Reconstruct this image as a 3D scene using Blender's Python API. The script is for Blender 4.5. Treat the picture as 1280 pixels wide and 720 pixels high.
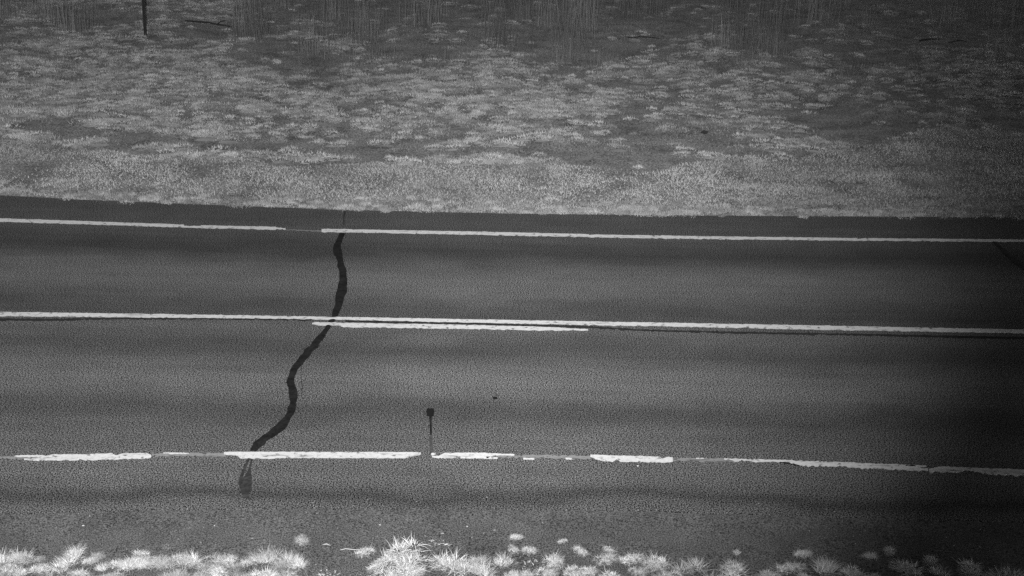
import bpy, math, random
import numpy as np
from mathutils import Matrix, Vector

# ------------------------------------------------------------------ scene, camera, sky, lights
for o in list(bpy.data.objects):
    bpy.data.objects.remove(o)
scene = bpy.context.scene
COL = scene.collection
R = math.radians
random.seed(7)
rng = np.random.default_rng(11)

F = 1800.0            # focal length in pixels of the 1280 wide photograph
PITCH = 19.3          # degrees below the horizon
ROLL = 1.0
CAM_H = 6.1           # the camera sits on a roadside weather-station mast
cam_data = bpy.data.cameras.new('camera')
cam_data.sensor_width = 36.0
cam_data.lens = F / 1280.0 * 36.0
cam_data.clip_start = 0.1
cam_data.clip_end = 3000.0
cam = bpy.data.objects.new('camera', cam_data)
CAM_M = Matrix.Translation((0, 0, CAM_H)) @ Matrix.Rotation(R(90 - PITCH), 4, 'X') @ Matrix.Rotation(R(ROLL), 4, 'Z')
cam.matrix_world = CAM_M
COL.objects.link(cam)
scene.camera = cam

scene.view_settings.view_transform = 'Standard'
scene.view_settings.look = 'None'
scene.view_settings.exposure = 0.0
scene.view_settings.gamma = 1.0
scene.view_settings.use_curve_mapping = False
scene.render.engine = 'CYCLES'
scene.cycles.use_denoising = False
scene.cycles.max_bounces = 4
scene.cycles.pixel_filter_type = 'BLACKMAN_HARRIS'
scene.cycles.filter_width = 1.5

world = bpy.data.worlds.new('World')
scene.world = world
world.use_nodes = True
wn, wl = world.node_tree.nodes, world.node_tree.links
wn.clear()
sky = wn.new('ShaderNodeTexSky')
sky.sky_type = 'NISHITA'
sky.sun_disc = False
sky.sun_elevation = R(3)
sky.sun_rotation = R(160)
bw = wn.new('ShaderNodeRGBToBW')          # the night camera sees in one band only
bg = wn.new('ShaderNodeBackground')
bg.inputs['Strength'].default_value = 0.11
wo = wn.new('ShaderNodeOutputWorld')
wl.new(sky.outputs[0], bw.inputs[0])
wl.new(bw.outputs[0], bg.inputs['Color'])
wl.new(bg.outputs[0], wo.inputs['Surface'])


def ray(px, py):
    d = CAM_M.to_3x3() @ Vector((px - 640.0, 360.0 - py, -F))
    return d


def G(px, py, z=0.0):
    d = ray(px, py)
    t = (z - CAM_H) / d.z
    return Vector((d.x * t, d.y * t, z))


_M = np.array(CAM_M.to_3x3())


def to_px(x, y, z=0.0):
    p = np.stack([x, y, np.zeros_like(x) + z - CAM_H], -1) @ _M
    return 640 + F * p[..., 0] / -p[..., 2], 360 - F * p[..., 1] / -p[..., 2]


# the two-headed infrared illuminator clamped to the camera mast: the only strong light of the night picture
def emitter(aim, loc, energy, size):
    ld = bpy.data.lights.new('mast_illuminator', 'SPOT')
    ld.energy = energy
    ld.spot_size = R(size)
    ld.spot_blend = 1.0
    ld.shadow_soft_size = 0.06
    o = bpy.data.objects.new('mast_illuminator', ld)
    o.location = loc
    o.rotation_euler = (G(*aim) - Vector(loc)).to_track_quat('-Z', 'Y').to_euler()
    COL.objects.link(o)


emitter((300, 200), (-0.35, -0.25, 6.45), 16500, 62)
emitter((790, 330), (0.35, -0.25, 6.45), 6300, 29)
# what is left of the evening light
sd = bpy.data.lights.new('sun', 'SUN')
sd.energy = 0.01
sd.angle = R(12)
sun = bpy.data.objects.new('sun', sd)
sun.rotation_euler = (R(60), 0, R(-20))
COL.objects.link(sun)

# ------------------------------------------------------------------ materials


def new_mat(name):
    m = bpy.data.materials.new(name)
    m.use_nodes = True
    nt = m.node_tree
    b = nt.nodes['Principled BSDF']
    b.inputs['Roughness'].default_value = 0.95
    b.inputs['Specular IOR Level'].default_value = 0.05
    b.inputs['Diffuse Roughness'].default_value = 1.0
    return m, nt, b


def N(nt, kind, **kw):
    n = nt.nodes.new(kind)
    for k, v in kw.items():
        if k in n.inputs:
            n.inputs[k].default_value = v
        else:
            setattr(n, k, v)
    return n


def noise(nt, vec, scale, detail=2.0, rough=0.5):
    n = N(nt, 'ShaderNodeTexNoise', Scale=scale, Detail=detail, Roughness=rough)
    nt.links.new(vec, n.inputs['Vector'])
    return n.outputs['Fac']


def math_(nt, op, a, b):
    n = nt.nodes.new('ShaderNodeMath')
    n.operation = op
    for i, v in enumerate((a, b)):
        if isinstance(v, (int, float)):
            n.inputs[i].default_value = v
        else:
            nt.links.new(v, n.inputs[i])
    return n.outputs[0]


def rng_map(nt, v, a, b, c, d):
    n = N(nt, 'ShaderNodeMapRange')
    n.inputs[1].default_value = a
    n.inputs[2].default_value = b
    n.inputs[3].default_value = c
    n.inputs[4].default_value = d
    nt.links.new(v, n.inputs[0])
    return n.outputs[0]


def grey_mat(name, value, spread=0.3, scale=8.0, fine=0.0, fine_scale=70.0, rough=0.95):
    m, nt, b = new_mat(name)
    tc = nt.nodes.new('ShaderNodeTexCoord')
    f = rng_map(nt, noise(nt, tc.outputs['Object'], scale, 4, 0.6), 0.25, 0.75, value * (1 - spread), value * (1 + spread))
    if fine:
        g = rng_map(nt, noise(nt, tc.outputs['Object'], fine_scale, 1, 0.5), 0.25, 0.75, 1 - fine, 1 + fine)
        f = math_(nt, 'MULTIPLY', f, g)
    nt.links.new(math_(nt, 'MAXIMUM', f, 0.004), b.inputs['Base Color'])
    b.inputs['Roughness'].default_value = rough
    return m


def asphalt_mat():
    m, nt, b = new_mat('asphalt')
    uv = nt.nodes.new('ShaderNodeUVMap')
    uv.uv_map = 'across'
    sep = nt.nodes.new('ShaderNodeSeparateXYZ')
    nt.links.new(uv.outputs[0], sep.inputs[0])
    tc = nt.nodes.new('ShaderNodeTexCoord')
    wob = noise(nt, tc.outputs['Object'], 0.5, 3, 0.6)
    v = math_(nt, 'ADD', sep.outputs[1], math_(nt, 'MULTIPLY', math_(nt, 'SUBTRACT', wob, 0.5), 0.10))
    ramp = N(nt, 'ShaderNodeValToRGB')
    cr = ramp.color_ramp
    cr.interpolation = 'B_SPLINE'
    # across the road, 0 at the far pavement edge, 1 at the near one: wheel paths dark, crown between them pale
    stops = [(0.00, .074), (0.06, .070), (0.125, .078), (0.17, .070), (0.225, .056), (0.275, .080), (0.33, .094), (0.40, .090),
             (0.465, .062), (0.51, .078), (0.535, .086), (0.565, .080), (0.60, .068), (0.63, .072), (0.675, .092),
             (0.73, .095), (0.775, .070), (0.80, .066), (0.835, .078), (0.88, .086), (0.93, .086), (0.965, .072), (0.985, .054), (1.0, .058)]
    while len(cr.elements) < len(stops):
        cr.elements.new(0.5)
    stops = [(p * 0.981, c) for p, c in stops[:-4]] + [(0.915, .084), (0.945, .082), (0.962, .066), (0.972, .060), (0.985, .076), (1.0, .080)]
    while len(cr.elements) < len(stops):
        cr.elements.new(0.5)
    for e, (p, c) in zip(cr.elements, stops):
        e.position = p
        c = max(0.03, 0.078 + (c - 0.078) * 1.85) * 0.86
        e.color = (c, c, c, 1)
    nt.links.new(v, ramp.inputs[0])
    # streaks along the travel direction, patches, aggregate
    mp = N(nt, 'ShaderNodeMapping')
    mp.inputs['Scale'].default_value = (0.25, 3.2, 1)
    nt.links.new(tc.outputs['Object'], mp.inputs[0])
    streak = rng_map(nt, noise(nt, mp.outputs[0], 1.6, 5, 0.65), 0.25, 0.75, 0.86, 1.14)
    patch = rng_map(nt, noise(nt, tc.outputs['Object'], 1.3, 5, 0.7), 0.25, 0.75, 0.86, 1.14)
    mp2 = N(nt, 'ShaderNodeMapping')
    mp2.inputs['Scale'].default_value = (1.0, 1.0, 1.0)
    nt.links.new(tc.outputs['Object'], mp2.inputs[0])
    ag = rng_map(nt, noise(nt, mp2.outputs[0], 78.0, 1, 0.5), 0.41, 0.59, 0.0, 2.0)
    ag2 = rng_map(nt, noise(nt, mp2.outputs[0], 44.0, 1, 0.5), 0.32, 0.68, 0.78, 1.22)
    f = math_(nt, 'MULTIPLY', ramp.outputs[0], streak)
    f = math_(nt, 'MULTIPLY', f, patch)
    f = math_(nt, 'MULTIPLY', f, ag)
    f = math_(nt, 'MULTIPLY', f, ag2)
    nt.links.new(f, b.inputs['Base Color'])
    bmp = N(nt, 'ShaderNodeBump', Strength=0.6, Distance=0.012)
    nt.links.new(noise(nt, tc.outputs['Object'], 55.0, 2, 0.6), bmp.inputs['Height'])
    nt.links.new(bmp.outputs[0], b.inputs['Normal'])
    return m


def blade_mat(name, value):
    m, nt, b = new_mat(name)
    at = nt.nodes.new('ShaderNodeAttribute')
    at.attribute_name = 'tone'
    nt.links.new(math_(nt, 'MULTIPLY', at.outputs['Fac'], value), b.inputs['Base Color'])
    b.inputs['Diffuse Roughness'].default_value = 1.0
    return m


def paint_mat(name, value):
    m, nt, b = new_mat(name)
    tc = nt.nodes.new('ShaderNodeTexCoord')
    mp = N(nt, 'ShaderNodeMapping')
    mp.inputs['Scale'].default_value = (1.0, 5.0, 1)
    nt.links.new(tc.outputs['Object'], mp.inputs[0])
    wear = rng_map(nt, noise(nt, mp.outputs[0], 3.0, 6, 0.75), 0.32, 0.46, 0.30, 1.0)
    chips = rng_map(nt, noise(nt, tc.outputs['Object'], 14.0, 4, 0.7), 0.34, 0.44, 0.25, 1.0)
    wear = math_(nt, 'MULTIPLY', wear, chips)
    fine = rng_map(nt, noise(nt, tc.outputs['Object'], 60.0, 2, 0.6), 0.25, 0.75, 0.82, 1.15)
    f = math_(nt, 'MULTIPLY', math_(nt, 'MULTIPLY', wear, fine), value)
    nt.links.new(f, b.inputs['Base Color'])
    return m


M_ASPHALT = asphalt_mat()
M_PAINT = paint_mat('road_paint', 0.43)
M_PAINT_WORN = paint_mat('worn_road_paint', 0.17)
M_TAR = grey_mat('bitumen_seal', 0.012, 0.5, 6.0, 0.35, 40)
M_TAR_FADED = grey_mat('faded_bitumen_seal', 0.028, 0.3, 9.0, 0.4, 40)
M_TAR_JOINT = grey_mat('joint_seal', 0.022, 0.3, 5.0, 0.3, 40)
M_SLOT_WORN = grey_mat('worn_slot_seal', 0.048, 0.4, 9.0, 0.4, 40)
M_GRAVEL = grey_mat('gravel_shoulder', 0.068, 0.24, 2.2, 1.1, 88)
M_SOIL = grey_mat('soil', 0.16, 0.45, 1.6, 0.8, 34)
M_STONE = grey_mat('gravel_stone', 0.10, 0.5, 3.0)
M_PALE_STONE = grey_mat('pale_stone', 0.42, 0.15, 20.0)
M_DARK = grey_mat('dark_wood', 0.05, 0.3, 12.0)
M_BLACK = grey_mat('black_sensor_housing', 0.010, 0.2, 12.0, 0, 40, 0.6)
M_GRASS = blade_mat('field_grass', 0.55)
M_TUFT = blade_mat('verge_tuft', 0.42)
M_STALK = blade_mat('tall_dry_grass', 0.32)

# ------------------------------------------------------------------ helpers


def link(o, parent=None):
    COL.objects.link(o)
    if parent is not None:
        o.parent = parent
    return o


def tag(o, label=None, cat=None, group=None, kind=None):
    if label:
        o['label'] = label
    if cat:
        o['category'] = cat
    if group:
        o['group'] = group
    if kind:
        o['kind'] = kind
    return o


def mesh_obj(name, verts, faces, mat, parent=None, smooth=False):
    me = bpy.data.meshes.new(name)
    me.from_pydata([tuple(v) for v in verts], [], faces)
    me.materials.append(mat)
    me.update()
    if smooth:
        me.polygons.foreach_set('use_smooth', [True] * len(me.polygons))
    return link(bpy.data.objects.new(name, me), parent)


def fast_mesh(name, verts, tris, mat, tone=None, parent=None):
    """big triangle meshes from numpy arrays"""
    me = bpy.data.meshes.new(name)
    nv, nf = len(verts), len(tris)
    me.vertices.add(nv)
    me.vertices.foreach_set('co', np.asarray(verts, np.float32).ravel())
    me.loops.add(nf * 3)
    me.loops.foreach_set('vertex_index', np.asarray(tris, np.int32).ravel())
    me.polygons.add(nf)
    me.polygons.foreach_set('loop_start', np.arange(0, nf * 3, 3, dtype=np.int32))
    me.polygons.foreach_set('loop_total', np.full(nf, 3, np.int32))
    me.update(calc_edges=True)
    if tone is not None:
        a = me.attributes.new('tone', 'FLOAT', 'POINT')
        a.data.foreach_set('value', np.asarray(tone, np.float32))
    me.materials.append(mat)
    return link(bpy.data.objects.new(name, me), parent)


def interp(tab, x):
    xs = [p[0] for p in tab]
    return [float(np.interp(x, xs, [p[k] for p in tab])) for k in range(1, len(tab[0]))]


def smooth_noise(x, y, seed, scale):
    """value noise in numpy"""
    r = np.random.default_rng(seed)
    T = r.random((64, 64))
    u, v = x / scale + 1000.3, y / scale + 1000.7
    i, j = np.floor(u).astype(int), np.floor(v).astype(int)
    fu, fv = u - i, v - j
    fu, fv = fu * fu * (3 - 2 * fu), fv * fv * (3 - 2 * fv)
    a = T[i % 64, j % 64] * (1 - fu) + T[(i + 1) % 64, j % 64] * fu
    b = T[i % 64, (j + 1) % 64] * (1 - fu) + T[(i + 1) % 64, (j + 1) % 64] * fu
    return a * (1 - fv) + b * fv


# ------------------------------------------------------------------ traced lines of the road (photo pixels)
FAR_PAVE = [(-300, 236), (0, 244), (100, 249.5), (250, 255.5), (420, 262), (640, 267), (880, 269.5), (1070, 270.5), (1280, 272), (1580, 273)]
NEAR_PAVE = [(-300, 646), (0, 641), (300, 636), (640, 636), (860, 640), (1280, 653), (1580, 664)]


def far_edge(px):
    return np.interp(px, [p[0] for p in FAR_PAVE], [p[1] for p in FAR_PAVE])


def near_edge(px):
    return np.interp(px, [p[0] for p in NEAR_PAVE], [p[1] for p in NEAR_PAVE])


# ------------------------------------------------------------------ the ground
def ground_z(x, y):
    px, py = to_px(x, y)
    fe = G(640, 267).y
    far = np.clip((y - fe - 0.4) / 4.0, 0, 1)
    near = np.clip((G(640, 690).y - y) / 2.0, 0, 1)
    z = -0.03 + far * (0.20 * (smooth_noise(x, y, 3, 3.1) - 0.5) + 0.16 * (smooth_noise(x, y, 4, 1.1) - 0.5) - 0.05)
    return z - near * 0.15


gx = np.concatenate([[-900, -400, -200, -110, -70, -45], np.arange(-32, 32.1, 0.5), [45, 70, 110, 200, 400, 900]])
gy = np.concatenate([[-60, -20, 0, 5, 8], np.arange(9, 60.1, 0.5), [66, 75, 90, 120, 170, 260, 400, 700, 1400]])
GX, GY = np.meshgrid(gx, gy)
GZ = ground_z(GX, GY)
GZ[np.abs(GX) > 100] = -0.06
gv = np.stack([GX, GY, GZ], -1).reshape(-1, 3)
nx = len(gx)
gf = []
for j in range(len(gy) - 1):
    for i in range(nx - 1):
        a = j * nx + i
        gf.append((a, a + 1, a + nx + 1, a + nx))
ground = mesh_obj('ground', gv, gf, M_SOIL, smooth=True)
tag(ground, kind='structure')

# ------------------------------------------------------------------ the road
cols = list(range(-300, 1581, 20))
NR = 24
rv, rf, ruv = [], [], []
left_ext, right_ext = 120.0, 120.0
colpts = []
for px in cols:
    y0, y1 = float(far_edge(px)), float(near_edge(px))
    A, B = G(px, y0), G(px, y1 + random.uniform(-1.6, 1.6))
    colpts.append((A, B))
# ends run on beyond the frame
def ext(c0, c1, length):
    out = []
    for k in (0, 1):
        d = (c0[k] - c1[k])
        d.y = 0.0
        d.normalize()
        out.append(c0[k] + d * length)
    return tuple(out)
colpts = [ext(colpts[0], colpts[1], left_ext)] + colpts + [ext(colpts[-1], colpts[-2], right_ext)]
crown = lambda t: 0.0
for A, B in colpts:
    for k in range(NR + 1):
        t = k / NR
        P = A.lerp(B, t)
        P.z = 0.0
        rv.append(P)
        ruv.append((P.x, t))
nc = len(colpts)
for c in range(nc - 1):
    for k in range(NR):
        a = c * (NR + 1) + k
        rf.append((a, a + NR + 1, a + NR + 2, a + 1))
# pavement edge faces (a real thickness)
base = len(rv)
for A, B in colpts:
    rv += [Vector((A.x, A.y + 0.02, -0.12)), Vector((B.x, B.y - 0.004, -0.12))]
    ruv += [(A.x, 0), (B.x, 1)]
for c in range(nc - 1):
    a, b = c * (NR + 1), (c + 1) * (NR + 1)
    rf.append((a, base + 2 * c, base + 2 * c + 2, b))
    rf.append((a + NR, b + NR, base + 2 * c + 3, base + 2 * c + 1))
road = mesh_obj('road', rv, rf, M_ASPHALT)
uvl = road.data.uv_layers.new(name='across')
uvl.data.foreach_set('uv', np.array([ruv[l.vertex_index] for l in road.data.loops], np.float32).ravel())
tag(road, kind='structure')

# gravel shoulder on the mast side
sv, sf = [], []
for i, (A, B) in enumerate(colpts):
    for k in range(7):
        t = k / 6
        sv.append((B.x, B.y - 0.005 - 2.6 * t, -0.003 - 0.05 * t + (0.012 * (random.random() - 0.5) if 0 < k else 0)))
for c in range(nc - 1):
    for k in range(6):
        a = c * 7 + k
        sf.append((a, a + 7, a + 8, a + 1))
shoulder = mesh_obj('gravel_shoulder', sv, sf, M_GRAVEL)
tag(shoulder, kind='structure')


# ------------------------------------------------------------------ painted lines, seals: thin sheets traced along the road
def band(name, tab, mat, z, rough=0.35, step=4.0, parent=road, seed=0, thick=0.0):
    """tab rows: (px, top, bottom) of a mark running across the picture"""
    r = random.Random(seed + int(tab[0][0] * 7))
    xs = list(np.arange(tab[0][0], tab[-1][0], step)) + [tab[-1][0]]
    v, f = [], []
    for i, x in enumerate(xs):
        t, b = interp(tab, x)
        mid_, half = (t + b) / 2, (b - t) / 2 * (0.80 if t < 310 else 0.86 if t < 500 else 1.0)
        t, b = mid_ - half, mid_ + half
        e = 0.3 if i in (0, len(xs) - 1) else 1.0
        t += r.gauss(0, rough * 0.6) * e
        b += r.gauss(0, rough) * e
        if r.random() < 0.05 and e == 1.0:
            b -= r.random() * rough * 3
        if b < t + 0.4:
            b = t + 0.4
        v += [G(x, t, z), G(x, b, z)]
    n = len(xs)
    for i in range(n - 1):
        f.append((2 * i, 2 * i + 1, 2 * i + 3, 2 * i + 2))
    # thickness: skirt down to the asphalt
    base = len(v)
    v += [Vector((p.x, p.y, 0.0005)) for p in v[:base]]
    for i in range(n - 1):
        f.append((2 * i, 2 * i + 2, base + 2 * i + 2, base + 2 * i))
        f.append((2 * i + 1, base + 2 * i + 1, base + 2 * i + 3, 2 * i + 3))
    return mesh_obj(name, v, f, mat, parent)


def snake(name, pts, mat, z, parent=road, rough=0.5, seed=1):
    """pts rows: (px, py, width in px across the picture) of a poured seal"""
    r = random.Random(seed)
    P = np.array(pts, float)
    s = np.concatenate([[0], np.cumsum(np.hypot(np.diff(P[:, 0]), np.diff(P[:, 1])))])
    n = max(4, int(s[-1] / 3.0))
    ss = np.linspace(0, s[-1], n)
    # smooth centre line
    def sm(c):
        q = np.interp(ss, s, P[:, c])
        for _ in range(2):
            q[1:-1] = 0.25 * q[:-2] + 0.5 * q[1:-1] + 0.25 * q[2:]
        return q
    X, Y, W = sm(0), sm(1), sm(2)
    jl, jr = [np.convolve([r.gauss(0, 0.26) for _ in range(n + 2)], [.25, .5, .25], 'valid')[:n] for _ in range(2)]
    v, f = [], []
    for i in range(n):
        a, b = max(i - 1, 0), min(i + 1, n - 1)
        p, q = G(X[a], Y[a]), G(X[b], Y[b])
        d = (q - p).normalized()
        nrm = Vector((-d.y, d.x, 0))
        c = G(X[i], Y[i], z)
        ppm = (G(X[i] + 1, Y[i]) - G(X[i], Y[i])).length
        w = W[i] * ppm * 0.5
        l, h = w * (1 + jl[i]), w * (1 + jr[i])
        cc = c + Vector((0, 0, 0.004))
        v += [c + nrm * l, cc, c - nrm * h]
    for i in range(n - 1):
        a = 3 * i
        f += [(a, a + 3, a + 4, a + 1), (a + 1, a + 4, a + 5, a + 2)]
    f = [tuple(reversed(q)) for q in f]
    return mesh_obj(name, v, f, mat, parent, smooth=True)


Z1, Z2, Z3 = 0.005, 0.009, 0.013
# edge line beyond the road
band('edge_line', [(-300, 259, 264), (0, 272.2, 277), (230, 280.2, 284)], M_PAINT, Z2, 0.25)
band('edge_line', [(230, 281.8, 284), (251, 282.2, 284.6)], M_PAINT, Z2, 0.2)
band('edge_line', [(251, 281, 285), (345, 283, 287)], M_PAINT, Z2, 0.25)
band('edge_line', [(345, 284, 286), (357, 285, 287)], M_PAINT, Z2, 0.4, 2)
band('worn_edge_line', [(357, 286.6, 287.6), (402, 288, 289.2)], M_PAINT_WORN, Z1, 0.4, 3)
band('edge_line', [(402, 285.4, 289.8), (480, 287, 291), (600, 289, 293.4), (736, 292.2, 296.2)], M_PAINT, Z2, 0.22)
band('edge_line', [(736, 293.4, 296.0), (742, 292.7, 296.3), (880, 294.7, 298.6), (1072, 297.2, 300.6)], M_PAINT, Z2, 0.25)
band('edge_line', [(1072, 298.2, 300.4), (1080, 297.3, 300.6), (1280, 298.8, 302.2), (1580, 300, 304)], M_PAINT, Z2, 0.25)
# centre line, with the short dash beside it
band('centre_line', [(-300, 382, 388), (0, 389.4, 394.8), (240, 392.7, 397), (390, 395.2, 398.6), (420, 396, 399)], M_PAINT, Z2, 0.3)
band('centre_line', [(420, 395.8, 399.2), (440, 396, 399.6), (600, 399, 403.2), (740, 401.4, 406), (880, 403.8, 408.4), (1000, 406, 411.4),
                     (1280, 411.5, 416.2), (1580, 417, 422)], M_PAINT, Z2, 0.3)
band('dashed_line', [(390, 403.6, 404.4), (394, 402.6, 405.8), (424, 402.8, 407), (430, 403, 408.6), (600, 405.8, 411), (690, 408.6, 412.8), (735, 411.4, 412.6)], M_PAINT, Z2, 0.3)
# sealed joint beside the centre line
band('joint_seal', [(-300, 397, 402), (0, 397.5, 400.8), (70, 398.2, 401), (130, 397.2, 399), (230, 397.1, 398.8), (390, 398.7, 400.4)], M_TAR_JOINT, Z1, 0.4)
band('joint_seal', [(432, 400.0, 402.4), (520, 401.6, 404.2), (640, 404.6, 406.8), (740, 407.4, 410), (800, 411.4, 413.4), (900, 414, 416.2),
                    (1080, 417, 419.6), (1280, 421, 424), (1580, 427, 431)], M_TAR_JOINT, Z1, 0.4)
# chipped edge line on the mast side
NE = 'edge_line'
band('worn_edge_line', [(-300, 572, 575), (0, 570.5, 573), (52, 571, 573.5)], M_PAINT_WORN, Z1, 0.5, 3)
band(NE, [(18, 569.2, 570.4), (38, 568.6, 570.8), (56, 569.2, 570.2)], M_PAINT, Z2, 0.35, 2)
band(NE, [(30, 573, 574), (50, 572, 575), (58, 569.6, 575), (66, 567.8, 574.8), (110, 567.4, 574.2), (140, 566.8, 573.6), (146, 569.4, 573.6), (152, 566.6, 573), (184, 566.2, 572.6), (189, 568.5, 570.4)], M_PAINT, Z2, 0.4, 2.5)
band('worn_edge_line', [(190, 567, 570.4), (225, 566, 569), (282, 566.2, 570.6)], M_PAINT_WORN, Z1, 0.5, 3)
band(NE, [(204, 565.4, 566.6), (222, 565.6, 567.2), (236, 566, 566.8)], M_PAINT, Z2, 0.3, 2)
band(NE, [(280, 564.8, 567.6), (296, 564.6, 568.4), (300, 564.6, 572.2), (345, 564.7, 572.4), (346, 564.7, 571.6), (380, 564.8, 571.4), (440, 564.8, 571.8),
          (505, 565, 572), (512, 565, 570.4), (526, 565.4, 567.4)], M_PAINT, Z2, 0.25, 3)
band(NE, [(539, 566.4, 568.2), (545, 565.6, 567)], M_PAINT, Z2, 0.3, 2)
band(NE, [(540, 569.6, 570.8), (548, 569.8, 572), (556, 566, 572), (590, 565.7, 572), (610, 566, 572.6), (616, 566.6, 568.4), (643, 567.6, 569)], M_PAINT, Z2, 0.3, 2)
band(NE, [(608, 570.6, 572.8), (622, 571.4, 572.8)], M_PAINT, Z2, 0.2, 2)
band('worn_edge_line', [(622, 569.4, 571.6), (650, 568.4, 571.6), (700, 568.8, 572.8), (738, 570, 573.6)], M_PAINT_WORN, Z1, 0.6, 3)
band(NE, [(654, 572.2, 573.4), (668, 572.4, 573.8)], M_PAINT, Z2, 0.2, 2)
band(NE, [(707, 571.8, 573), (715, 572, 573.4)], M_PAINT, Z2, 0.2, 2)
band(NE, [(738, 568.2, 570), (746, 568.4, 573.2), (756, 568.6, 576), (766, 569.2, 576.2), (771, 569.4, 573), (776, 569.4, 576.4), (800, 569.8, 576.6), (824, 570.6, 577),
          (829, 573.4, 577.2), (834, 571, 577.2), (841, 571.2, 576.6)], M_PAINT, Z2, 0.35, 2.5)
band('worn_edge_line', [(841, 572.4, 575.4), (880, 572.8, 576.4), (918, 573.4, 576.6)], M_PAINT_WORN, Z1, 0.5, 3)
band(NE, [(870, 572.2, 573.2), (880, 572.6, 573.6)], M_PAINT, Z2, 0.2, 2)
band(NE, [(905, 573, 573.8), (918, 573.2, 575.2), (930, 573.6, 575.4), (950, 574, 576), (975, 574.6, 576.8), (988, 575.2, 577.6), (1000, 575.8, 581.2), (1050, 577.6, 582.4),
          (1056, 577.8, 581), (1062, 578, 583.4), (1128, 580.6, 586.8), (1142, 581.2, 587.4), (1148, 584.2, 587.4), (1160, 585.4, 588)], M_PAINT, Z2, 0.6, 2.5)
band(NE, [(1132, 580.8, 582.6), (1158, 581.8, 583)], M_PAINT, Z2, 0.3, 2)
band(NE, [(1161, 586.4, 588.4), (1168, 584.8, 589), (1176, 582.8, 589.2), (1198, 583.6, 590), (1206, 584, 587), (1222, 584.8, 588.8), (1232, 585.2, 592), (1280, 586.6, 593.6), (1580, 598, 606)], M_PAINT, Z2, 0.6, 2.5)
band('crack', [(975, 577.2, 578.4), (988, 578, 579.6), (1000, 581.8, 582.6)], M_TAR, Z1, 0.2, 3)

# poured crack seals
snake('crack_seal', [(427.5, 291.5, 7), (425, 298, 9), (422, 306, 10), (422, 314, 10), (425, 325, 9), (428, 338, 8), (429, 352, 9.5), (427, 365, 12), (424, 377, 10),
                     (420, 390, 8), (417, 399, 7), (409, 409, 7), (401, 422, 9), (389, 436, 11.5), (375, 452, 10.5), (367, 464, 9), (363, 477, 9),
                     (366, 490, 10), (367, 500, 10), (365, 512, 11), (357, 527, 13), (344, 540, 15), (330, 549, 14), (321, 557, 12), (316.5, 564, 10)], M_TAR, Z1)
snake('faded_crack_seal', [(431, 264, 2.5), (429.5, 272, 2), (430, 282, 1.5)], M_TAR_FADED, Z1)
snake('faded_crack_seal', [(311, 573, 3.5), (306, 584, 3), (302, 594, 5), (301, 604, 6), (303, 613, 6), (308, 620, 5), (313, 625, 3)], M_TAR_FADED, Z1, seed=4)
snake('faded_crack_seal', [(315, 574, 2), (312, 586, 3), (310, 594, 7), (309, 602, 13), (308, 610, 14), (307, 617, 10), (308, 622, 5)], M_TAR_FADED, Z2, seed=5)
snake('crack', [(377, 455, .7), (376, 470, .6), (378, 482, .8), (377, 497, 0.5)], M_TAR_FADED, Z1, seed=6)
snake('crack_seal', [(1242, 302, 4), (1246, 305, 6), (1252, 311, 7), (1263, 321, 8), (1275, 330, 9), (1300, 350, 9), (1330, 380, 9)], M_TAR_FADED, Z1, seed=7)


# ------------------------------------------------------------------ the in-road weather sensor and its cable slot
def plate(name, px0, py0, px1, py1, z0, z1, mat, parent, bevel=0.2, n=4):
    """a low block on the road, with chamfered corners, outlined by its far and near edges"""
    a, b, c, d = G(px0, py0), G(px1, py0), G(px1, py1), G(px0, py1)
    ring = []
    q = [a, b, c, d]
    for i in range(4):
        p, pr, nxt = q[i], q[i - 1], q[(i + 1) % 4]
        ring += [p.lerp(pr, bevel), p.lerp(nxt, bevel)]
    m = len(ring)
    cx = sum((p for p in ring), Vector()) / m
    v = [Vector((p.x, p.y, z0)) for p in ring]
    v += [Vector((p.x, p.y, z1 - 0.003)) for p in ring]
    v += [Vector((cx.x + (p.x - cx.x) * 0.94, cx.y + (p.y - cx.y) * 0.94, z1)) for p in ring]
    f = []
    for l in range(2):
        for i in range(m):
            j = (i + 1) % m
            f.append((l * m + i, l * m + j, (l + 1) * m + j, (l + 1) * m + i))
    f.append(tuple(range(2 * m, 3 * m)))
    f = [tuple(reversed(x)) for x in f]
    return mesh_obj(name, v, f, mat, parent)


sensor = link(bpy.data.objects.new('road_sensor', None))
tag(sensor, 'black square sensor in the asphalt with a sealed cable slot to the edge line', 'road sensor')
plate('sensor_head', 533.4, 511.4, 542.4, 520.5, 0.0005, 0.012, M_BLACK, sensor, 0.06)
plate('sealant_collar', 532.6, 513.0, 543.2, 516, 0.0003, 0.006, M_TAR, sensor, 0.3)
snake('cable_slot', [(538, 520, 3.2), (538.2, 530, 3.0), (538.3, 544, 2.8)], M_TAR, 0.003, sensor, 0.5, 3)
snake('cable_slot_worn', [(538.3, 545, 4), (538.8, 556, 4.2), (539, 566, 4.5)], M_SLOT_WORN, 0.003, sensor, 0.5, 3)
sensor2 = link(bpy.data.objects.new('road_sensor', None))
tag(sensor2, 'tiny black sensor button alone in the wheel path of the lane', 'road sensor')
plate('sensor_head', 616.0, 497.0, 621.6, 499.2, 0.0005, 0.012, M_BLACK, sensor2, 0.25)
plate('sealant_spot', 619.6, 493.6, 622.2, 494.6, 0.0005, 0.005, M_TAR_JOINT, sensor2, 0.3)


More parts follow.
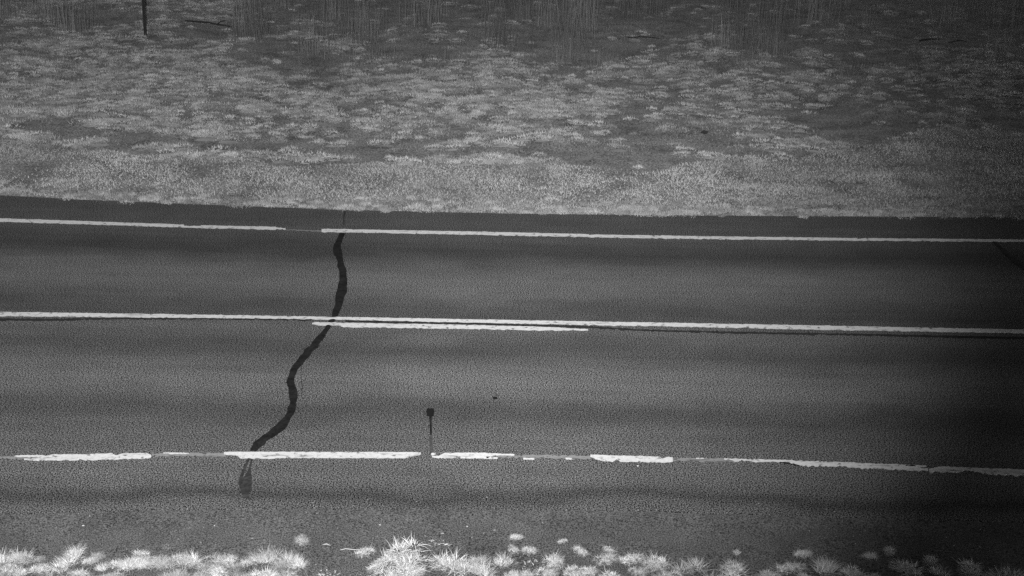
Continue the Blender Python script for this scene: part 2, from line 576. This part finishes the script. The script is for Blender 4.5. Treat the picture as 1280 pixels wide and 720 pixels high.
# ------------------------------------------------------------------ grass builders
def blades(bx, by, bz, length, width, lean, azim, curl, tone, seg=2, side=None):
    """arrays per blade -> verts, tris, tone; each blade a tapering strip that bends over"""
    n = len(bx)
    dirx, diry = np.cos(azim), np.sin(azim)
    sa = azim + np.pi / 2 if side is None else side
    sx, sy = np.cos(sa), np.sin(sa)
    V, T = [], []
    ang = lean.copy()
    cx, cy, cz = bx.copy(), by.copy(), bz.copy()
    for k in range(seg + 1):
        w = width * 0.5 * (1 - k / seg) ** 0.7 if k < seg else 0 * width
        if k < seg:
            V.append(np.stack([cx - sx * w, cy - sy * w, cz], -1))
            V.append(np.stack([cx + sx * w, cy + sy * w, cz], -1))
        else:
            V.append(np.stack([cx, cy, cz], -1))
        T.append(tone)
        if k < seg:
            T.append(tone)
        st = length / seg
        cx = cx + np.sin(ang) * dirx * st
        cy = cy + np.sin(ang) * diry * st
        cz = cz + np.cos(ang) * st
        ang = ang + curl / seg
    per = 2 * seg + 1
    verts = np.stack(V, 1).reshape(-1, 3)
    tones = np.stack(T, 1).reshape(-1)
    tri = []
    for k in range(seg - 1):
        tri += [(2 * k, 2 * k + 1, 2 * k + 3), (2 * k, 2 * k + 3, 2 * k + 2)]
    tri.append((2 * seg - 2, 2 * seg - 1, 2 * seg))
    tri = np.array(tri)
    tris = (np.arange(n)[:, None, None] * per + tri[None]).reshape(-1, 3)
    return verts, tris, tones


def scatter(n, x0, x1, y0, y1):
    return rng.uniform(x0, x1, n), rng.uniform(y0, y1, n)


def build(name, parts, mat, label=None, cat=None):
    off, V, T, C = 0, [], [], []
    for v, t, c in parts:
        V.append(v)
        T.append(t + off)
        C.append(c)
        off += len(v)
    return fast_mesh(name, np.concatenate(V), np.concatenate(T), mat, np.concatenate(C))


def blade_field(x, y, h0, h1, w, leanmax, tone, curl=0.6, seg=2):
    n = len(x)
    z = ground_z(x, y) - 0.01
    return blades(x, y, z, rng.uniform(h0, h1, n), rng.uniform(0.7, 1.3, n) * w, rng.uniform(0.3 * leanmax, leanmax, n), rng.uniform(0, 2 * np.pi, n),
                  rng.uniform(0.2, 1.2, n) * curl, tone * rng.uniform(0.88, 1.12, n), seg)


# where the mown bright verge ends and the rough field starts (photo row, by photo column)
def verge_top(px):
    return np.interp(px, [-400, 0, 100, 330, 640, 760, 900, 1060, 1280, 1700], [150, 166, 176, 192, 200, 206, 190, 172, 160, 150])


def bare_strip(px, py):
    c = np.interp(px, [-300, 40, 150, 330, 480, 640, 760], [150, 160, 170, 181, 186, 188, 192])
    return (np.abs(py - c) < 7 + 2.5 * np.sin(px * 0.021)) & (px > 30) & (px < 760)


fy = G(640, 267).y
# --- short verge grass along the far pavement edge
x, y = scatter(520000, -17, 17, fy - 0.9, fy + 9)
px, py = to_px(x, y)
clump = smooth_noise(x, y, 21, 0.45) * 0.5 + smooth_noise(x, y, 22, 1.5) * 0.35 + smooth_noise(x, y, 27, 4.0) * 0.25
edge_d = far_edge(px) - py
soft = (smooth_noise(x, y, 23, 0.9) - 0.5) * 26
keep = (edge_d > -3.5 + 9 * smooth_noise(x, y * 0.5, 24, 0.30)) & (py > verge_top(px) + soft)
keep &= rng.random(len(x)) < np.clip((clump - 0.22) * 3.2, 0.10, 1)
# ragged, half bare strip right at the pavement edge
lip = edge_d < 17
keep &= ~lip | (smooth_noise(x, y * 0.6, 25, 0.22) + 0.5 * smooth_noise(x, y, 26, 0.7) > 0.60) | (rng.random(len(x)) < 0.10)
x, y, px, py = x[keep], y[keep], px[keep], py[keep]
ed = far_edge(px) - py
tone = 1.0 + 0.28 * (smooth_noise(x, y, 28, 0.8) - 0.5) + 0.25 * (smooth_noise(x, y, 29, 3.0) - 0.5) + np.where(ed < 17, 0.03, 0)
vg = build('verge_grass', [blade_field(x, y, 0.03, 0.08, 0.010, 1.45, tone, 1.0)], M_GRASS)
tag(vg, 'short pale grass on the verge across the road', 'grass', kind='stuff')

# --- rough field of tussocks
tx, ty = scatter(23000, -24, 24, fy + 3.0, fy + 24)
px, py = to_px(tx, ty)
dens = smooth_noise(tx, ty * 0.6, 31, 1.3) * 0.55 + smooth_noise(tx, ty, 32, 4.5) * 0.5
patchy = np.interp(px, [-300, 0, 300, 640, 760, 1000, 1300], [0.30, 0.28, 0.24, 0.22, 0.05, 0.04, 0.04])
patchy = patchy - np.interp(py, [0, 52, 85], [0.6, 0.42, 0.0]) * np.interp(px, [0, 200, 330], [0.35, 0.5, 1.0])
keep = (py < verge_top(px) + 8) & (rng.random(len(tx)) < np.clip((dens - 0.36 + patchy) * 2.2, 0.05, 0.85)) & (~bare_strip(px, py) | (rng.random(len(tx)) < 0.10))
tx, ty = tx[keep], ty[keep]
lx = rng.uniform(-14, 14, 520)
lpx = to_px(lx, np.full(520, fy))[0]
lrow = far_edge(lpx) - rng.uniform(-2.5, 2.0, 520) - np.abs(rng.normal(0, 7, 520))
lp = [G(a, b) for a, b in zip(lpx, lrow)]
tx = np.concatenate([tx, [q.x for q in lp]])
ty = np.concatenate([ty, [q.y for q in lp]])
lipn = 520
nt_ = len(tx)
per = 85
ti = np.repeat(np.arange(nt_), per)
n = len(ti)
tr = rng.uniform(0.06, 0.17, nt_) * rng.uniform(0.8, 1.25, nt_)
tr[-lipn:] *= 0.65
mh = (0.03 + 0.42 * tr) * rng.uniform(0.7, 1.3, nt_)
rn = np.sqrt(rng.random(n)) * rng.uniform(0.8, 1.25, n)
aa = rng.uniform(0, 2 * np.pi, n)
wob = 1 + 0.25 * np.sin(2 * aa + tx[ti] * 40) + 0.18 * np.sin(3 * aa + ty[ti] * 31)
x = tx[ti] + np.cos(aa) * rn * wob * tr[ti] * 1.6
y = ty[ti] + np.sin(aa) * rn * wob * tr[ti] * 0.95
z = ground_z(x, y) - 0.01 + mh[ti] * np.sqrt(np.clip(1 - (rn / 1.05) ** 2, 0, 1)) * 0.85
ttone = rng.uniform(0.5, 1.15, nt_)
ttone[-lipn:] = rng.uniform(0.4, 0.85, lipn)
fv = blades(x, y, z, rng.uniform(0.025, 0.075, n), rng.uniform(0.010, 0.020, n), rng.uniform(0.1, 0.8, n) + np.minimum(rn, 1) * 0.6,
            aa + rng.normal(0, 0.7, n), rng.uniform(0.3, 1.2, n), ttone[ti] * rng.uniform(0.8, 1.2, n), 1)
# the matted body of each tussock: a low uneven mound
RINGS, SIDES = 2, 7
mv, mt, mc = [], [], []
sq = np.linspace(0, 2 * np.pi, SIDES, endpoint=False)
ms = rng.uniform(0, 6.28, nt_)
rad = np.stack([1 + 0.22 * np.sin(2 * sq + p) + 0.15 * np.sin(3 * sq + 2 * p) for p in ms])
mz0 = ground_z(tx, ty)
layers = []
for k in range(RINGS):
    u = math.cos(k / RINGS * math.pi / 2)
    h = math.sin(k / RINGS * math.pi / 2)
    jit = rng.uniform(0.88, 1.12, (nt_, SIDES))
    layers.append(np.stack([tx[:, None] + np.cos(sq) * rad * jit * (u * tr * 1.25)[:, None], ty[:, None] + np.sin(sq) * rad * jit * (u * tr * 0.75)[:, None],
                            (mz0 - 0.03)[:, None] + (h * mh * 0.6)[:, None] * rng.uniform(0.85, 1.15, (nt_, SIDES))], -1))
layers.append(np.stack([tx, ty, mz0 - 0.03 + mh * 0.6], -1)[:, None, :])
mverts = np.concatenate(layers, 1)
pv = mverts.shape[1]
mtri = []
for k in range(RINGS - 1):
    for i in range(SIDES):
        j = (i + 1) % SIDES
        a, b, c, d = k * SIDES + i, k * SIDES + j, (k + 1) * SIDES + j, (k + 1) * SIDES + i
        mtri += [(a, b, c), (a, c, d)]
mtri += [((RINGS - 1) * SIDES + i, (RINGS - 1) * SIDES + (i + 1) % SIDES, pv - 1) for i in range(SIDES)]
mtris = (np.arange(nt_)[:, None, None] * pv + np.array(mtri)[None]).reshape(-1, 3)
md = (mverts.reshape(-1, 3), mtris, np.repeat(ttone * 0.5, pv) * rng.uniform(0.75, 1.25, nt_ * pv))
# low thatch between them
x, y = scatter(190000, -24, 24, fy + 3.0, fy + 26)
px, py = to_px(x, y)
k = (py < verge_top(px) + 10) & (rng.random(len(x)) < np.clip(smooth_noise(x, y, 35, 1.4) * 1.3 - 0.1 - 0.35 * bare_strip(px, py), 0.1, 1))
x, y = x[k], y[k]
th = blade_field(x, y, 0.03, 0.09, 0.012, 1.5, 0.58 + 0.45 * (smooth_noise(x, y, 36, 1.2) - 0.4), seg=1)
fg = build('field_grass', [fv, md, th], M_GRASS)
tag(fg, 'rough tussocky grass covering the field beyond the verge', 'grass', kind='stuff')

# --- tall dry stalks at the back of the field
ty0 = G(640, 62).y
cx_, cy_ = scatter(520, -30, 30, ty0 - 1.5, ty0 + 22)
spx, spy = to_px(cx_, cy_)
open_ = (np.abs(spx - 181) > 28) & ~((spx > 215) & (spx < 305)) & ~((spx > 770) & (spx < 840) & (spy > 30)) & ~((spx > 1135) & (spx < 1220) & (spy > 30))
cx_, cy_ = cx_[open_], cy_[open_]
cn = len(cx_)
per = 45
ti = np.repeat(np.arange(cn), per)
n = len(ti)
x = cx_[ti] + rng.normal(0, 0.22, n)
y = cy_[ti] + rng.normal(0, 0.22, n)
ht = rng.uniform(0.5, 2.2, cn) * np.clip((cy_ - ty0 + 2.5) / 5, 0.35, 1)
z = ground_z(x, y)
st = blades(x, y, z, ht[ti] * rng.uniform(0.5, 1.15, n), rng.uniform(0.006, 0.014, n), np.abs(rng.normal(0, 0.10, n)), rng.uniform(0, 2 * np.pi, n), rng.uniform(0, 0.35, n),
            rng.uniform(0.6, 1.1, cn)[ti] * rng.uniform(0.7, 1.3, n), 2, side=rng.normal(0, 0.5, n))
# low leaves round their feet and carpet further back
x, y = scatter(90000, -34, 34, ty0 - 3, ty0 + 30)
lo = blade_field(x, y, 0.06, 0.22, 0.014, 0.9, 0.40 + 0.5 * smooth_noise(x, y, 41, 1.3))
tg = build('tall_grass', [st, lo], M_STALK)
tag(tg, 'tall dry grass stalks standing in the dark at the back of the field', 'grass', kind='stuff')

# ------------------------------------------------------------------ single things in the field
def tube(name, pts, radii, mat, parent=None, sides=8):
    v, f = [], []
    n = len(pts)
    for i in range(n):
        a, b = Vector(pts[max(i - 1, 0)]), Vector(pts[min(i + 1, n - 1)])
        d = (b - a).normalized()
        u = d.cross(Vector((0.3, 0.2, 1) if abs(d.z) < 0.8 else (1, 0.1, 0))).normalized()
        w = d.cross(u)
        for s in range(sides):
            t = 2 * math.pi * s / sides
            v.append(Vector(pts[i]) + (u * math.cos(t) + w * math.sin(t)) * radii[i])
    for i in range(n - 1):
        for s in range(sides):
            s2 = (s + 1) % sides
            f.append((i * sides + s, i * sides + s2, (i + 1) * sides + s2, (i + 1) * sides + s))
    f.append(tuple(range(sides))[::-1])
    f.append(tuple((n - 1) * sides + s for s in range(sides)))
    return mesh_obj(name, v, f, mat, parent, smooth=True)


pb = G(181.5, 39)
pb.z = float(ground_z(np.array([pb.x]), np.array([pb.y]))[0]) - 0.05
post = link(bpy.data.objects.new('marker_post', None))
post.location = pb
tag(post, 'thin dark post standing upright in the dry grass beyond the field', 'post')
tube('shaft', [(0, 0, -0.3), (0.0, 0, 0.02), (-0.004, 0, 0.6), (0.004, 0, 1.2), (0, 0, 1.75)], [0.04, 0.04, 0.038, 0.037, 0.035], M_DARK, post, 10)
tube('cap', [(0, 0, 1.751), (0, 0, 1.79), (0, 0, 1.81)], [0.045, 0.045, 0.02], M_DARK, post, 10)


def branch(label, p0, p1, r, seed, lift=0.07, twig=True):
    rr_ = random.Random(seed)
    a, b = G(*p0), G(*p1)
    mid = a.lerp(b, 0.5)
    mid.z = float(ground_z(np.array([mid.x]), np.array([mid.y]))[0]) + lift
    e = link(bpy.data.objects.new('fallen_branch', None))
    e.location = mid
    tag(e, label, 'branch')
    pts, rad = [], []
    for i in range(7):
        t = i / 6
        p = a.lerp(b, t) - Vector((mid.x, mid.y, 0))
        pts.append((p.x, p.y + rr_.uniform(-.03, .03), rr_.uniform(-.008, .008) + 0.03 * math.sin(t * math.pi)))
        rad.append(r * (1 - 0.65 * abs(t - 0.35)))
    tube('stem', pts, rad, M_DARK, e, 6)
    if twig:
        q = Vector(pts[4])
        tube('twig', [q, q + Vector((0.10, 0.05, 0.07)), q + Vector((0.22, 0.06, 0.10))], [r * .5, r * .4, r * .2], M_DARK, e, 5)


branch('long dark branch lying aslant in the dry grass beside the thin post', (232, 26), (291, 33.5), 0.026, 1, 0.16)
branch('short dark stick lying level across the bases of tall stalks in the dry grass', (785, 50), (824, 50.5), 0.018, 2, 0.20, False)
branch('thick short black stick lying in the dark edge of the dry grass', (1149, 52.5), (1174, 50.8), 0.028, 3, 0.20, False)
branch('faint thin stick lying beyond the end of the thick black stick', (1186, 55), (1208, 53.5), 0.018, 4, 0.18, False)


def stone(name, p, size, mat, seed, flat=0.7):
    r = random.Random(seed)
    import bmesh
    bm = bmesh.new()
    bmesh.ops.create_icosphere(bm, subdivisions=1, radius=size)
    for v in bm.verts:
        v.co *= r.uniform(0.75, 1.15)
        v.co.z *= flat
        v.co.x *= 1.25
    me = bpy.data.meshes.new(name)
    bm.to_mesh(me)
    bm.free()
    me.materials.append(mat)
    o = link(bpy.data.objects.new(name, me))
    o.location = p
    return o


p = G(880, 168)
p.z = float(ground_z(np.array([p.x]), np.array([p.y]))[0]) + 0.10
tag(stone('stone', p, 0.06, M_DARK, 3), 'single dark lump of stone in the grass field', 'stone')

# pale pebbles and dry stems on the gravel shoulder
PEB = [((475, 655), .012, 'white pebble on the gravel above the gap between verge tufts'),
       ((584, 657), .012, 'white pebble on the gravel straight down from the chipped edge line start'),
       ((104, 656), .015, 'flat white pebble on bare gravel by the long grass row'),
       ((268, 656), .010, 'tiny white pebble on gravel below the flared end of the tar seal'),
       ((553, 666), .022, 'larger dull grey pebble beside the low sparse weed'),
       ((797, 583), .016, 'white flake of paint lying just off the short thick edge line piece')]
for i, (q, s, lab) in enumerate(PEB):
    g = G(*q)
    g.z = 0.006 if q[1] < 600 else -0.008
    tag(stone('pebble', g, s * 0.65, M_PALE_STONE if i != 4 else M_TUFT, 20 + i, 0.55), lab, 'pebble', 'pale pebbles on the shoulder')
dull = grey_mat('dull_pebble', 0.28, 0.2, 20)
for o in bpy.data.objects:
    if o.name.startswith('pebble') and o.data.materials[0] == M_TUFT:
        o.data.materials[0] = dull


def stalk(label, pts, w):
    P = [G(*q) for q in pts]
    o = tube('dry_stem', [(q.x, q.y, -0.018 + 0.006 * (i % 2)) for i, q in enumerate(P)], [w] * (len(P) - 1) + [w * .4], M_PALE_STONE, None, 5)
    tag(o, label, 'dry stem')


stalk('short straw coloured stem lying on gravel beside the lone small tuft', [(403, 679), (408, 678.4), (414, 680)], 0.006)
stalk('longer faint straw stem lying on gravel pointing at a bright tuft', [(425, 685.4), (432, 684.2), (442, 684.6), (452, 685.8)], 0.004)

# gravel stones
n = 5000
sx_, sy_ = scatter(n, -6.2, 6.2, 0, 1)
ne = np.interp(sx_, [c[1].x for c in colpts], [c[1].y for c in colpts])
t = rng.random(n) ** 0.8
sy_ = ne + 0.22 - t * 2.4
s = rng.uniform(0.003, 0.009, n) * rng.uniform(0.6, 1.4, n)
zz = np.where(sy_ > ne, 0.001, -0.006 - 0.05 * (ne - sy_) / 2.6)
octv = np.array([(1, 0, 0), (-1, 0, 0), (0, 1, 0), (0, -1, 0), (0, 0, .8), (0, 0, -.5)], float)
octf = np.array([(0, 2, 4), (2, 1, 4), (1, 3, 4), (3, 0, 4), (2, 0, 5), (1, 2, 5), (3, 1, 5), (0, 3, 5)])
rot = rng.uniform(0, 6.28, n)
ov = octv[None] * (s[:, None, None] * rng.uniform(0.6, 1.4, (n, 6, 1)))
c_, s_ = np.cos(rot)[:, None], np.sin(rot)[:, None]
ov = np.stack([ov[..., 0] * c_ - ov[..., 1] * s_, ov[..., 0] * s_ + ov[..., 1] * c_, ov[..., 2]], -1) + np.stack([sx_, sy_, zz], -1)[:, None, :]
of = (np.arange(n)[:, None, None] * 6 + octf[None]).reshape(-1, 3)
gst = fast_mesh('gravel', ov.reshape(-1, 3), of, blade_mat('loose_gravel', 0.13), np.repeat(rng.uniform(0.4, 1.9, n), 6))
tag(gst, 'loose small stones on the gravel shoulder', 'gravel', kind='stuff')

# ------------------------------------------------------------------ verge tufts on the mast side
def tuft_mesh(seed, kind):
    r = np.random.default_rng(seed)
    n = {'thick': 640, 'spiky': 460, 'weed': 60}[kind]
    # a tuft is a few crowns grown together, each fanning its blades out
    nc_ = {'thick': 9, 'spiky': 5, 'weed': 7}[kind]
    ca, cr_ = r.uniform(0, 6.28, nc_), np.sqrt(r.random(nc_)) * (0.42 if kind != 'weed' else 0.28)
    ch = r.uniform(0.55, 1.15, nc_)
    ci = r.integers(0, nc_, n)
    rr = np.sqrt(r.random(n)) * (0.20 if kind != 'weed' else 0.3)
    aa = r.uniform(0, 2 * np.pi, n)
    x = np.cos(ca[ci]) * cr_[ci] + np.cos(aa) * rr
    y = np.sin(ca[ci]) * cr_[ci] + np.sin(aa) * rr
    z = np.zeros(n) - 0.02
    if kind == 'thick':
        # soft cushion: short blades all over the crowns' rounded tops
        q = np.sqrt(r.random(n))
        rr = q * 0.26
        x = np.cos(ca[ci]) * cr_[ci] + np.cos(aa) * rr
        y = np.sin(ca[ci]) * cr_[ci] + np.sin(aa) * rr
        z = z + 0.20 * ch[ci] * np.sqrt(1 - 0.95 * q * q)
        L, W, lean, curl = r.uniform(0.08, 0.44, n) * r.uniform(0.6, 1.1, n), r.uniform(0.012, 0.024, n), q * 1.0 + r.uniform(0, .8, n), r.uniform(-0.2, 1.4, n)
    elif kind == 'spiky':
        L, W, lean, curl = r.uniform(0.14, 0.55, n) * ch[ci], r.uniform(0.010, 0.020, n), rr / 0.2 * 0.9 + r.uniform(0, .5, n), r.uniform(-0.2, 1.0, n)
    else:
        L, W, lean, curl = r.uniform(0.08, 0.2, n), r.uniform(0.05, 0.10, n), r.uniform(0.5, 1.4, n), r.uniform(0, 1.0, n)
    base = 0.62 + 0.6 * ((seed * 7) % 10) / 9
    v, t, c = blades(x, y, z, L, W, lean, aa + r.normal(0, 0.6, n), curl, base * (0.6 + 0.7 * r.random(nc_))[ci] * r.uniform(0.55, 1.4, n), 3)
    me_o = fast_mesh('grass_tuft', v, t, M_TUFT, c)
    me = me_o.data
    me['bright'] = float(base)
    bpy.data.objects.remove(me_o)
    return me


TM = {'thick': [tuft_mesh(50 + i, 'thick') for i in range(10)], 'spiky': [tuft_mesh(70 + i, 'spiky') for i in range(10)],
      'weed': [tuft_mesh(90 + i, 'weed') for i in range(3)]}
ROWS = ['pale grass tuft in the long unbroken grass row down from the tar seal end',
        'bright grass tuft among the scattered clumps around the close bright pair',
        'greyish grass tuft in the verge row down from the short thick line piece',
        'dim grass tuft in the dark stretch of the gravel verge row']
trand = random.Random(5)


def tuft(px, py, wpx, kind='thick', label=None, hs=1.0, name='grass_tuft'):
    """px, py: foot of the tuft; wpx: its width in photo pixels"""
    py -= 3 if py > 690 else 0
    g = G(px, py)
    m = (G(px + 10, py) - G(px - 10, py)).length / 20
    s = wpx * m / (1.32 if kind == 'thick' else 1.1)
    pick = trand.choice(TM[kind])
    if px > 380 and kind != 'weed':
        pick = sorted(TM[kind], key=lambda m: -m['bright'])[trand.randrange(4)]
    o = link(bpy.data.objects.new(name, pick))
    ey = float(np.interp(g.x, [c[1].x for c in colpts], [c[1].y for c in colpts]))
    o.location = (g.x, g.y, -0.006 - 0.05 * max(0.0, ey - g.y) / 2.6)
    o.rotation_euler = (trand.uniform(-.15, .15), trand.uniform(-.15, .15), trand.uniform(0, 6.28))
    o.scale = (s * trand.uniform(0.8, 1.35), s * trand.uniform(0.75, 1.2), s * hs * trand.uniform(0.9, 1.35))
    if label:
        tag(o, label, 'grass tuft' if name == 'grass_tuft' else 'weed', 'grass tufts on the gravel verge')
    else:
        lab = ROWS[0] if px < 380 else ROWS[1] if px < 720 else ROWS[2] if px < 900 else ROWS[3]
        tag(o, lab, 'grass tuft', 'grass tufts on the gravel verge')
    return o


tuft(378, 674, 22, 'thick', 'small lone grass tuft standing clear on the gravel shoulder', 0.9)
tuft(456, 693, 26, 'thick', 'small bright grass tuft at the tip of the long straw stem', 0.9)
tuft(509, 703, 60, 'thick', 'tall bright grass tuft, biggest of the clump below the sensor slot', 1.0)
tuft(476, 708, 32, 'thick', 'low round grass tuft leaning against the tall bright clump', 0.8)
tuft(498, 722, 54, 'thick', None, 0.9)
tuft(520, 716, 34, 'thick')
tuft(566, 711, 60, 'thick', 'broad very bright grass tuft beside the tall clump, a bare gap between', 0.85)
tuft(592, 706, 30, 'spiky')
tuft(627, 702, 26, 'spiky')
tuft(610, 716, 34, 'spiky')
tuft(641, 686, 18, 'thick', 'small round bright grass tuft, one of a close pair on gravel', 0.8)
tuft(661, 687, 20, 'thick', 'small round bright grass tuft, one of a close pair on gravel', 0.8)
tuft(646, 670, 17, 'thick', 'tiny grass tuft on gravel just behind the close bright pair', 0.6)
tuft(693, 704, 36, 'thick', None, 1.0)
tuft(684, 716, 30, 'thick')
tuft(703, 676, 14, 'thick', 'tiny faint grass tuft alone on gravel below the short thick edge line piece', 0.8)
tuft(725, 691, 18, 'thick')
tuft(756, 702, 32, 'thick', None, 0.8)
tuft(763, 685, 20, 'thick', 'small low grass tuft sitting above the row like a cap', 0.5)
tuft(789, 700, 32, 'thick', None, 0.7)
tuft(820, 708, 36, 'thick', None, 0.9)
tuft(862, 712, 36, 'spiky', None, 0.9)
tuft(915, 716, 44, 'thick', None, 0.9)
tuft(920, 690, 14, 'spiky', 'tiny dim grass tuft on dark gravel clear of the row', 0.9)
tuft(988, 712, 36, 'thick', None, 0.8)
tuft(1004, 694, 26, 'thick', 'small dim grass tuft by itself in the dark end of the verge', 0.7)
tuft(1036, 716, 40, 'spiky')
tuft(1086, 699, 18, 'spiky')
tuft(1112, 692, 24, 'thick', 'thin dim grass tuft with a long blade in the darkest verge stretch', 0.9)
tuft(1136, 716, 44, 'thick', None, 0.8)
tuft(1164, 704, 30, 'thick', None, 0.7)
tuft(1215, 716, 44, 'thick', None, 0.8)
tuft(1255, 722, 44, 'spiky', None, 0.8)
tuft(20, 697, 26, 'thick', None, 0.6)
tuft(122, 696, 20, 'thick', None, 0.8)
tuft(178, 692, 20, 'spiky', None, 0.7)
tuft(222, 700, 28, 'thick', None, 0.8)
tuft(208, 682, 12, 'spiky', 'tiny faint grass tuft on gravel just behind the thick row', 0.5)
tuft(336, 700, 34, 'spiky', None, 1.0)
tuft(366, 704, 32, 'spiky', None, 0.9)
tuft(350, 718, 44, 'thick')
tuft(282, 702, 30, 'thick', None, 0.7)
for i in range(46):
    t = (i + trand.random()) / 46
    tuft(-8 + 376 * t, trand.uniform(698, 726), trand.uniform(20, 38), trand.choice(['thick', 'spiky']), None, trand.uniform(0.6, 0.95))
for xx in (640, 655, 716, 738, 762, 800, 842, 884, 940, 962, 1010, 1064, 1090, 1180, 1236):
    tuft(xx + trand.uniform(-6, 6), trand.uniform(714, 728), trand.uniform(24, 36), trand.choice(['thick', 'thick', 'spiky']), None, trand.uniform(0.6, 0.9))
tuft(412, 716, 44, 'weed', 'low leafy weed with small pale leaves flat on bare gravel', 0.9, 'weed')
tuft(545, 672, 50, 'weed', 'low sparse weed spread thinly over gravel above the broad bright tuft', 0.35, 'weed')
tuft(662, 706, 40, 'weed', 'low leafy weed in the grass row below the close bright pair', 0.8, 'weed')
# grass going on towards the mast
x, y = scatter(26000, -8, 8, G(640, 1000).y, G(640, 732).y)
z = ground_z(x, y) * 0 - 0.07
n = len(x)
mg = build('mast_grass', [blades(x, y, z, rng.uniform(0.06, 0.20, n), rng.uniform(0.004, 0.009, n), rng.uniform(0, 0.9, n), rng.uniform(0, 6.28, n), rng.uniform(0.2, 1.2, n), rng.uniform(0.5, 1.2, n), 2)], M_TUFT)
tag(mg, 'pale grass below the weather mast', 'grass', kind='stuff')
